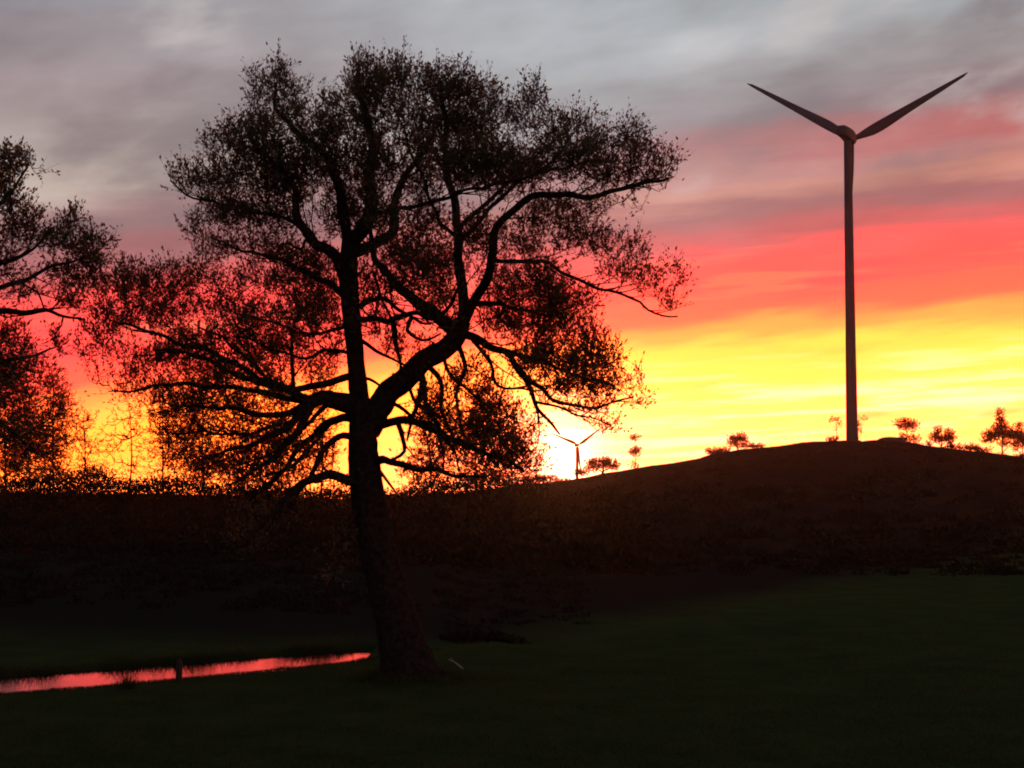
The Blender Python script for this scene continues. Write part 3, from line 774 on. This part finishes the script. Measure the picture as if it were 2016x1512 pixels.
# the tree whose crown reaches in from the left
LY = 25.0
limbs2 = [
    (90, 40, [(-330, 1420, 0), (-300, 1200, 0), (-290, 1000, 0), (-300, 800, 0), (-290, 640, 0), (-270, 500, 0), (-260, 380, 0)]),
    (26, 4, [(-290, 700, 0), (-180, 645, -.3), (-80, 625, -.5), (0, 615, -.7), (75, 608, -.8), (120, 620, -.9), (168, 635, -1)]),
    (20, 4, [(-285, 620, 0), (-160, 600, .3), (-60, 582, .5), (0, 565, .6), (60, 548, .7), (120, 520, .8), (175, 500, .9)]),
    (16, 4, [(-275, 520, 0), (-150, 480, .3), (-60, 430, .5), (0, 400, .6), (40, 360, .6), (62, 335, .6)]),
    (16, 4, [(-275, 560, 0), (-150, 530, -.5), (-40, 520, -.8), (10, 512, -.9), (60, 490, -1), (110, 450, -1.1)]),
    (24, 4, [(-300, 900, 0), (-180, 800, .5), (-80, 740, .8), (0, 712, 1), (60, 700, 1.1), (110, 690, 1.2)]),
    (20, 4, [(-298, 960, 0), (-180, 880, -.4), (-80, 830, -.6), (-20, 815, -.8), (20, 850, -.9), (60, 880, -1)]),
]
blobs2 = [
    (8, 330, 34, 34, .8), (40, 325, 26, 26, .5), (72, 335, 16, 10, .3), (5, 385, 34, 34, .9), (30, 420, 34, 24, .5), (55, 455, 28, 34, .9), (18, 470, 26, 34, .7),
    (95, 480, 24, 26, .5), (140, 445, 18, 28, .75), (128, 475, 28, 26, .7), (165, 480, 26, 26, .75), (160, 515, 40, 24, .8), (195, 490, 20, 20, .6), (110, 540, 40, 18, .5),
    (150, 560, 30, 26, .7), (180, 540, 24, 24, .7), (50, 580, 50, 14, .4), (145, 600, 26, 22, .7), (10, 540, 40, 20, .4), (195, 570, 20, 20, .6), (218, 480, 10, 14, .3),
    (20, 670, 34, 34, .7), (60, 700, 34, 26, .5), (110, 680, 16, 30, .5), (10, 730, 40, 30, .9), (70, 745, 34, 20, .5), (30, 790, 50, 26, .5), (10, 860, 40, 30, .5),
    (60, 880, 40, 26, .4), (100, 825, 16, 20, .7),
    (-60, 380, 60, 60, .7), (-160, 350, 80, 70, .7), (-260, 300, 80, 80, .8), (-60, 520, 60, 40, .6), (-170, 500, 80, 60, .6), (-380, 400, 80, 80, .7), (-450, 550, 80, 80, .6), (-80, 700, 60, 50, .5),
    (-200, 750, 60, 50, .5), (-400, 700, 80, 60, .5),
]
tree('pond_tree', 'tree at the left edge whose leafy branches reach in above the pond', 'tree', None, LY,
     limbs2, blobs2, 55, .056, 18, tip=.0042, bf=.25, depth_r=1.4, sprig=.28, axis=-150, half=420, sides=12, rmax=.03, lift=.25, nside=2.5)

# ------------------------------------------------------------------ trees beyond the pond
def bush_tree(name, D, x, yb, h, w, lumps, label, group, k=9, leafpx=3.2, nl=7, cat='tree', tw=None, cover=1.0, lean=0, up=.5):
    """x, base y, height and width in photo pixels; lumps are offsets in units of w and h"""
    gz = float(terrain(*(P3(x, yb, D)[:2])))
    yb2 = yb
    # stand it on the ground: find the photo row of the ground at this place
    p = P3(x, yb, D)
    mpx = D / F
    yb2 = yb + (p[2] - gz) / mpx
    tw = tw or max(2.0, w * .07)
    top = yb - h
    trunk = (tw * 1.3, tw * .4, [(x, yb2 + 2, 0), (x + lean * .3, (yb2 + yb) / 2, 0), (x + lean * .6 + w * R(-.04, .04), yb - h * .4, 0), (x + lean, top + h * .15, 0)])
    ls = [trunk]
    bl = [(x + a * w + lean * max(0, 1 - c), yb - h * (1 - c), rx * w, ry * h, wt) for (a, c, rx, ry, wt) in lumps]
    big = sorted(bl, key=lambda b: -b[2] * b[3])[:4]
    for b in big:
        if abs(b[0] - x) > w * .12:
            yy = min(yb - h * .08, b[1] + b[3] * 1.2 + h * .12)
            ls.append((tw * .6, tw * .25, [(x + lean * .4, yy, 0), ((x + b[0]) / 2, (yy * .5 + b[1] * .5), R(-.1, .1) * w * mpx), (b[0], b[1], R(-.2, .2) * w * mpx)]))
    return tree(name, label, cat, group, D, ls, bl, k, leafpx * mpx, nl, tip=.3 * mpx, bf=.3, depth_r=w * mpx * .28, sprig=leafpx * 1.5 * mpx,
                mleaf=M_leaf_far, sides=7, rmax=1.2 * mpx, upward=up, limb_parts=False, cover=cover)

def lumps_gen(n, seed, dens=1.0, low=.12):
    r_ = random.Random(seed); o = []
    for i in range(n):
        t_ = low + (1 - low) * (i + .5) / n          # 0 base .. 1 top
        wid = math.sin(math.pi * min(.95, t_ ** .8)) * .5
        s = r_.uniform(.20, .40)
        o.append((r_.uniform(-1, 1) * wid * .75, 1 - t_ + .03, s, r_.uniform(.07, .13), dens * r_.uniform(.6, 1.3)))
    return o
gB = 'trees on the slope beyond the pond'
far = [  # D, x, base y, height, width, clumps, density, label
    (176, 12, 950, 240, 150, 16, .55, 'round-headed tree beyond the pond at the very left edge, under the reaching branches'),
    (168, 105, 950, 215, 100, 13, .50, 'tree with a thin dark straight trunk beyond the pond, just left of the yellow gap'),
    (182, 60, 950, 150, 120, 9, .6, 'low broad tree filling in between the two tallest trees at the left edge'),
    (160, 165, 950, 140, 80, 8, .20, 'short ragged tree at the left foot of the yellow gap in the far treeline'),
    (190, 255, 955, 170, 110, 7, .06, 'thin see-through young tree standing in the middle of the yellow gap'),
    (172, 320, 955, 210, 100, 11, .30, 'slender tree bounding the yellow gap on its right side'),
    (165, 402, 962, 220, 120, 14, .34, 'tall far tree with thin upright trunk, left of the fan of low branches'),
    (180, 478, 962, 200, 110, 12, .32, 'mid-height far tree showing through the outer tips of the low left branches'),
    (170, 555, 962, 210, 110, 12, .30, 'far tree directly behind the dark knot of low left branches'),
    (186, 632, 965, 260, 90, 12, .30, 'open far tree seen close against the left side of the big trunk'),
    (178, 850, 965, 190, 110, 12, .30, 'far tree showing under the right fork of the big trunk'),
    (168, 940, 962, 170, 120, 12, .28, 'dense far tree behind the hanging boughs right of the fork'),
    (182, 1010, 958, 110, 90, 9, .45, 'low rounded far tree at the right end of the treeline, beside the sun glow'),
]
for s_, (D, x, yb, h, w, n, dn, lb) in enumerate(far):
    bush_tree('far_tree', float(D), x, yb, h, w, lumps_gen(n + 14, 40 + s_, dn * .9 + .1), lb, gB, k=15, leafpx=3.3, nl=7, tw=3.4)

# ------------------------------------------------------------------ trees and bushes on the right ridge
gR = 'small trees and bushes along the ridge'
def ridge(name, x, yb, h, w, lumps, label, cat='tree', D=300., cover=1.0, k=4.0, **kw):
    bush_tree(name, D, x, yb, h, w, lumps, label, gR, k=k, leafpx=2.6, nl=9, cat=cat, cover=cover, **kw)
ridge('ridge_tree', 1250, 924, 66, 26, [(0, .06, .42, .08, .9), (-.1, .12, .3, .06, .5), (-.05, .50, .36, .14, 1.1), (.2, .42, .34, .10, .7), (0, .86, .36, .12, .5), (.3, .6, .2, .05, .4)],
      'thin tall tree with separate tufts of leaves on the ridge, right of the far turbine', tw=1.6)
ridge('ridge_bush', 1186, 932, 30, 66, [(-.3, .5, .22, .4, 1.1), (0, .35, .25, .35, 1.2), (.3, .5, .22, .35, 1.0), (.1, .2, .14, .2, .8)],
      'wide low bush on the ridge just right of the far turbine', 'bush', D=296.)
ridge('ridge_bush', 1146, 938, 15, 28, [(-.2, .5, .3, .45, 1.3), (.2, .5, .3, .4, 1.2)], 'small dark bush at the foot of the far turbine', 'bush', D=296.)
ridge('ridge_tree', 1453, 886, 30, 42, [(0, .3, .42, .32, 1.1), (-.25, .55, .25, .3, .9), (.28, .6, .22, .25, .8), (0, .8, .35, .2, .4)],
      'small round-topped tree on the hump left of the tall turbine')
ridge('ridge_bush', 1412, 896, 12, 44, [(-.2, .5, .3, .5, 1.3), (.25, .4, .3, .5, 1.3)], 'flat bush on the hump, left of the small round-topped tree', 'bush')
ridge('ridge_bush', 1486, 884, 9, 34, [(-.2, .5, .3, .5, 1.2), (.25, .5, .3, .4, 1.1)], 'tiny bush on the hump, right of the small round-topped tree', 'bush')
ridge('ridge_tree', 1647, 870, 46, 20, [(-.2, .08, .5, .12, .55), (.2, .25, .3, .12, .4), (0, .5, .2, .1, .2)], 'sparse sapling touching the left side of the tall turbine\'s tower', D=304., tw=1.3)
ridge('ridge_tree', 1690, 870, 50, 30, [(-.2, .35, .35, .18, .5), (.3, .10, .35, .12, .25), (.2, .6, .25, .15, .3)], 'sparse sapling just right of the tall turbine\'s tower', D=304., tw=1.3)
ridge('ridge_bush', 1641, 871, 9, 24, [(0, .5, .45, .5, 1.3)], 'low dark bush at the left foot of the tall turbine', 'bush', D=298.)
ridge('ridge_tree', 1785, 875, 50, 46, [(-.15, .18, .32, .18, 1.0), (.22, .25, .26, .16, 1.1), (-.32, .28, .16, .10, .8), (0, .40, .3, .08, .5), (-.05, .78, .26, .18, 1.0), (.35, .80, .22, .16, .8), (.3, .45, .1, .1, .5)],
      'small tree with a gap under its round head, right of the tall turbine', tw=2.0)
ridge('ridge_tree', 1853, 884, 44, 60, [(-.12, .18, .13, .16, 1.0), (-.14, .5, .22, .22, 1.3), (.12, .55, .2, .14, 1.1), (.28, .45, .18, .26, 1.2), (.2, .15, .06, .12, .7), (-.4, .82, .14, .16, .8), (.3, .85, .12, .2, 1.3)],
      'two-peaked dark bushy tree on the ridge, second from the right', tw=2.6)
ridge('ridge_bush', 1903, 890, 16, 46, [(-.3, .4, .2, .3, .8), (.1, .5, .3, .4, .9), (.35, .6, .2, .3, .8)], 'straggly low bush between the two-peaked tree and the tallest ridge tree', 'bush')
ridge('ridge_bush', 1932, 893, 14, 40, [(-.25, .4, .3, .4, .9), (.25, .6, .3, .35, .8)], 'low bush at the left foot of the tallest ridge tree', 'bush', D=298.)
ridge('ridge_tree', 1973, 904, 96, 84, [(-.06, .07, .12, .09, .7), (-.04, .22, .11, .08, 1.1), (-.02, .36, .2, .10, 1.3), (-.22, .52, .22, .10, 1.3), (.10, .50, .26, .10, 1.3), (.34, .50, .2, .12, 1.0), (-.35, .62, .14, .06, .9), (.2, .68, .3, .07, .7), (.38, .3, .08, .06, .4)],
      'tallest tree on the ridge, with a pointed top and wide skirt, near the right edge', tw=3.2)
ridge('ridge_tree', 2012, 908, 74, 50, [(-.1, .1, .18, .1, .6), (0, .4, .35, .16, 1.1), (.3, .55, .3, .16, 1.1), (-.2, .65, .2, .1, .7), (0, .85, .3, .08, .5)],
      'bushy tree cut by the right edge of the photo, beside the tallest ridge tree', tw=2.6, D=296.)
for s_, (x, yb, h, w, lb) in enumerate([
        (1078, 951, 13, 40, 'low skyline bush under the sun glow, beside the big tree\'s lowest leaves'),
        (1050, 955, 18, 44, 'dark skyline bush below the lowest right branch of the big tree'),
        (1108, 952, 8, 30, 'tiny skyline bush directly below the brightest glow')]):
    ridge('ridge_bush', x, yb, h, w, [(-.25, .5, .28, .45, 1.2), (.2, .4, .3, .45, 1.2)], lb, 'bush', D=290.)

# rounded rock outcrop on the crest
c = P3(1752, 868, 297.)
u_, v_ = np.meshgrid(np.linspace(0, 2 * np.pi, 28, endpoint=False), np.linspace(0, np.pi / 2, 9), indexing='ij')
rr = 1 + .10 * np.sin(3 * u_ + 1) + .07 * np.cos(5 * u_) * np.sin(2 * v_)
V = np.stack([2.9 * rr * np.cos(u_) * np.cos(v_), 1.8 * rr * np.sin(u_) * np.cos(v_), 1.15 * rr * np.sin(v_) - .7], -1)
V = (V + [c[0], 297., float(terrain(c[0], 297.)) + .45]).reshape(-1, 3)
i, j = np.meshgrid(np.arange(28), np.arange(8), indexing='ij'); i2 = (i + 1) % 28
Fq = np.stack([i * 9 + j, i2 * 9 + j, i2 * 9 + j + 1, i * 9 + j + 1], -1).reshape(-1, 4)
rk = build('rock_outcrop', V, Fq, M_rock, None, True, label='low rounded rock on the hill crest, right of the tall turbine', category='rock')

# ------------------------------------------------------------------ undergrowth
def clumps(name, cen, rad, per, leaf, mat, kind='stuff', flat=.75):
    m = len(cen)
    idx = np.repeat(np.arange(m), per)
    g = rng.standard_normal((len(idx), 3)); g /= np.linalg.norm(g, axis=1, keepdims=True)
    g *= (rng.random(len(idx)) ** .45)[:, None]; g[:, 2] = np.abs(g[:, 2])
    pos = cen[idx] + g * rad[idx][:, None] * np.array([1, 1, flat])
    L_ = leaf[idx] * rng.uniform(.6, 1.4, len(idx))
    V, Fq = leaves(pos, g + rng.standard_normal((len(idx), 3)) * .8 + [0, 0, .5], L_, L_ * .5)
    return build(name, V, Fq, mat, None, False, kind=kind)

# thicket along the far bank and up the slope below the treeline
pts = []
def scat(n, x0, x1, d0, d1, rlo, rhi):
    xs = rng.uniform(x0, x1, n); ds = rng.uniform(d0, d1, n)
    X = (xs - 1008) / F * ds
    Z = terrain(X, ds)
    pts.append(np.column_stack([X, ds, Z - .2, rng.uniform(rlo, rhi, n)]))
scat(700, -300, 800, 46, 90, .25, .7)
scat(620, -250, 800, 82, 150, .9, 1.9)
scat(330, -250, 1080, 145, 190, 1.6, 2.9)
scat(420, 700, 1250, 70, 190, .9, 2.2)
scat(900, 950, 2150, 80, 285, .5, 1.4)
scat(420, 1000, 2100, 66, 84, .25, .7)
scat(300, 860, 1150, 44, 75, .15, .45)
pts = np.vstack(pts)
clumps('undergrowth', pts[:, :3], pts[:, 3], 90, pts[:, 3] * .16 + .08, M_scrub)
# top fringe of the thicket: keeps an uneven skyline
xs = np.concatenate([np.arange(-200, 1060, 9)]); ds = rng.uniform(186, 200, len(xs))
yt = np.interp(xs, [-200, 0, 150, 200, 230, 300, 340, 480, 640, 720, 800, 900, 1000, 1060],
               [938, 938, 930, 925, 945, 950, 952, 958, 972, 978, 974, 950, 948, 950]) + rng.normal(0, 3.0, len(xs)) + 8 * vnoise(xs, xs * 0, 60., 3) + 6 * vnoise(xs, xs * 0, 23., 5) - 8 - 6 * sst(230, 300, xs) * (1 - sst(640, 700, xs)) - 10 * sst(770, 820, xs) * (1 - sst(940, 1040, xs))
top = np.array([P3(a, b, d_) for a, b, d_ in zip(xs, yt, ds)])
Zg = terrain(top[:, 0], ds)
rad = np.clip((top[:, 2] - Zg) / .9, .5, 2.2)
cen = np.column_stack([top[:, 0], ds, top[:, 2] - rad * .75])
for q_ in range(3):            # filled in underneath the fringe
    cen = np.vstack([cen, cen[:len(xs)] - [0, 0, 1.3 * (q_ + 1)]]); rad = np.concatenate([rad, rad[:len(xs)] * 1.1])
clumps('thicket', cen, rad, 150, rad * .10 + .12, M_scrub)
# hedge line along the gully on the far side of the field
xs = np.arange(940, 2080, 5.); X0 = np.linspace(-1.5, 17, len(xs))
Yl = edge_y(X0) + 2.0 + rng.normal(0, .3, len(xs))
rad = np.clip(.22 + .10 * vnoise(X0, Yl, .8, 9) + .25 * np.exp(-((X0 - 12.8) / .5) ** 2) + .12 * np.exp(-((X0 - 9.4) / .3) ** 2), .1, .7)
cen = np.column_stack([X0 + rng.normal(0, .1, len(xs)), Yl, terrain(X0, Yl) - .02])
clumps('gully_weeds', cen, rad * 1.7, 90, rad * .25 + .05, M_scrub, flat=.5)
# rushes and rank grass on the far bank
m = 26000
Xr = rng.uniform(-15, -1.4, m); Yr = far_y(Xr) + np.abs(rng.normal(0, .7, m)) - .1
hr = (.05 + .46 * rng.random(m) ** 3 * (.6 + .7 * vnoise(Xr, Yr, .7, 21))) * (.6 + .5 * rng.random(m))
REEDS = (Xr, Yr, np.clip(hr, .03, .4))
# ------------------------------------------------------------------ grass
n = 150000
Yg = 15.5 / (1 - rng.random(n) * (1 - 15.5 / 46))
Xg = rng.uniform(-.37, .37, n) * Yg
ok = Yg < edge_y(Xg) + .25
Xg, Yg = Xg[ok], Yg[ok]
def blades(X, Y, h, w, name, mat=M_grass):
    m = len(X)
    Z = terrain(X, Y) - .01
    a = rng.uniform(0, 2 * np.pi, m); w = w * np.ones(m)
    b = np.stack([X, Y, Z], -1); s = np.stack([np.cos(a), np.sin(a), np.zeros(m)], -1) * (w / 2)[:, None]
    lean = rng.standard_normal((m, 3)) * (h * .45)[:, None]; lean[:, 2] = h
    V = np.stack([b - s, b + s, b + lean], 1).reshape(-1, 3)
    return build(name, V, np.arange(m * 3).reshape(-1, 3), mat, None, False, kind='stuff')
tuft = vnoise(Xg, Yg, 1.3, 12) * .5 + vnoise(Xg, Yg, .4, 13) * .5
blades(Xg, Yg, (.055 + .035 * np.clip(tuft, -1, 1)) * rng.uniform(.6, 1.4, len(Xg)), .014, 'grass')
# taller tufts on the bank lip, seen against the water
m = 9000
Xb = rng.uniform(-12.5, -1.6, m); Yb = edge_y(Xb) + rng.normal(-.02, .12, m)
hb = .05 + .07 * rng.random(m) * (.5 + .5 * vnoise(Xb, Yb, .5, 14)) ** 2
blades(Xb, Yb, hb, .012, 'bank_grass')
blades(REEDS[0], REEDS[1], REEDS[2], .016, 'rushes')
# longer grass round the foot of the big tree
m = 5000
bx_, by_ = P3(812, 1335, TY)[0], TY
a = rng.uniform(0, 2 * np.pi, m); rr = .35 + np.abs(rng.normal(0, .45, m))
blades(bx_ + rr * np.cos(a) * 1.3, by_ + rr * np.sin(a), .10 + .14 * rng.random(m) * np.exp(-((rr - .5) / .6) ** 2), .014, 'tree_foot_grass')

# root flare of the big tree
for k_, (a, l) in enumerate([(2.9, .75), (3.5, .6), (4.3, .5), (5.3, .65), (6.1, .9), (.6, .7), (1.6, .6)]):
    p = np.array([bx_, by_, .0])
    d_ = np.array([math.cos(a), math.sin(a), 0])
    path = catmull([p + d_ * .22 + [0, 0, .55], p + d_ * .40 + [0, 0, .22], p + d_ * (.4 + l * .4) + [0, 0, .07], p + d_ * (.4 + l) + [0, 0, -.05]], .05)
    V, fs = tube(path, np.linspace(.17, .035, len(path)), 8, .06, k_)
    build('root', V, fs, M_bark, main, True)

# ------------------------------------------------------------------ small things
def post(x, yb, w, h, label):
    D = H / ((yb - 960) / F) * .995
    p = P3(x, yb, D); z0 = float(terrain(p[0], D)) - .3
    r = w / 2 / F * D
    path = catmull([[p[0], D, z0], [p[0] + .01, D, z0 + h * .5], [p[0] + .03, D, z0 + .3 + h]], .1)
    V, fs = tube(path, np.linspace(r * 1.05, r * .9, len(path)), 12, .04, int(x))
    root = thing('stump', (p[0], D, z0), label, 'stump')
    build('stem', V, fs, M_wood, root, True)
    e = path[-1]
    ring, f2 = tube(np.array([e + [0, 0, -.02], e + [0, 0, .03], e + [.01, 0, .06]]), [r * .98, r * .8, r * .3], 12, .12, 3)
    build('broken_top', ring, f2, M_wood, root)
post(350, 1341, 13, .34, 'thicker dark stump breaking the red reflection at the pond edge')
_D = H / ((1356 - 960) / F); _c = P3(252, 1352, _D); m = 260
_X = _c[0] + rng.normal(0, .07, m); _Y = _D + rng.normal(0, .06, m)
o = blades(_X, _Y, rng.uniform(.12, .34, m), .012, 'rush_clump')
del o['kind']; o['label'] = 'clump of rushes at the near pond edge, where the red reflection breaks off'; o['category'] = 'plant'
# pale stick on the grass right of the trunk
a_, b2 = P3(884, 1299, 31.6), P3(911, 1311, 30.6)
a_[2] = float(terrain(a_[0], a_[1])) + .10; b2[2] = float(terrain(b2[0], b2[1])) + .05
pth = catmull([a_, (a_ + b2) / 2 + [0, 0, .02], b2], .05)
V, fs = tube(pth, np.linspace(.012, .02, len(pth)), 7, .1, 2)
st = thing('stick', a_, 'pale bare stick lying on the grass just right of the big trunk\'s foot', 'stick')
build('shaft', V, fs, M_pale, st, True)
q = pth[len(pth) // 2]
V, fs = tube(np.array([q, q + [-.06, .05, .05], q + [-.10, .08, .12]]), [.010, .008, .004], 6); build('side_twig', V, fs, M_pale, st)

# ------------------------------------------------------------------ evening haze
x0, x1, y0, y1, z0, z1 = -3000, 3200, -3000, 3200, -30, 75
V = np.array([[x0, y0, z0], [x1, y0, z0], [x1, y1, z0], [x0, y1, z0], [x0, y0, z1], [x1, y0, z1], [x1, y1, z1], [x0, y1, z1]], float)
hm = bpy.data.materials.new('haze'); hm.use_nodes = True
t = hm.node_tree; t.nodes.clear()
o_ = t.nodes.new('ShaderNodeOutputMaterial'); pv = t.nodes.new('ShaderNodeVolumePrincipled')
pv.inputs['Color'].default_value = (.95, .84, .80, 1); pv.inputs['Density'].default_value = .00008; pv.inputs['Anisotropy'].default_value = .93
t.links.new(pv.outputs[0], o_.inputs['Volume'])
build('haze', V, np.array([[0, 3, 2, 1], [4, 5, 6, 7], [0, 1, 5, 4], [1, 2, 6, 5], [2, 3, 7, 6], [3, 0, 4, 7]]), hm, None, False, kind='stuff')
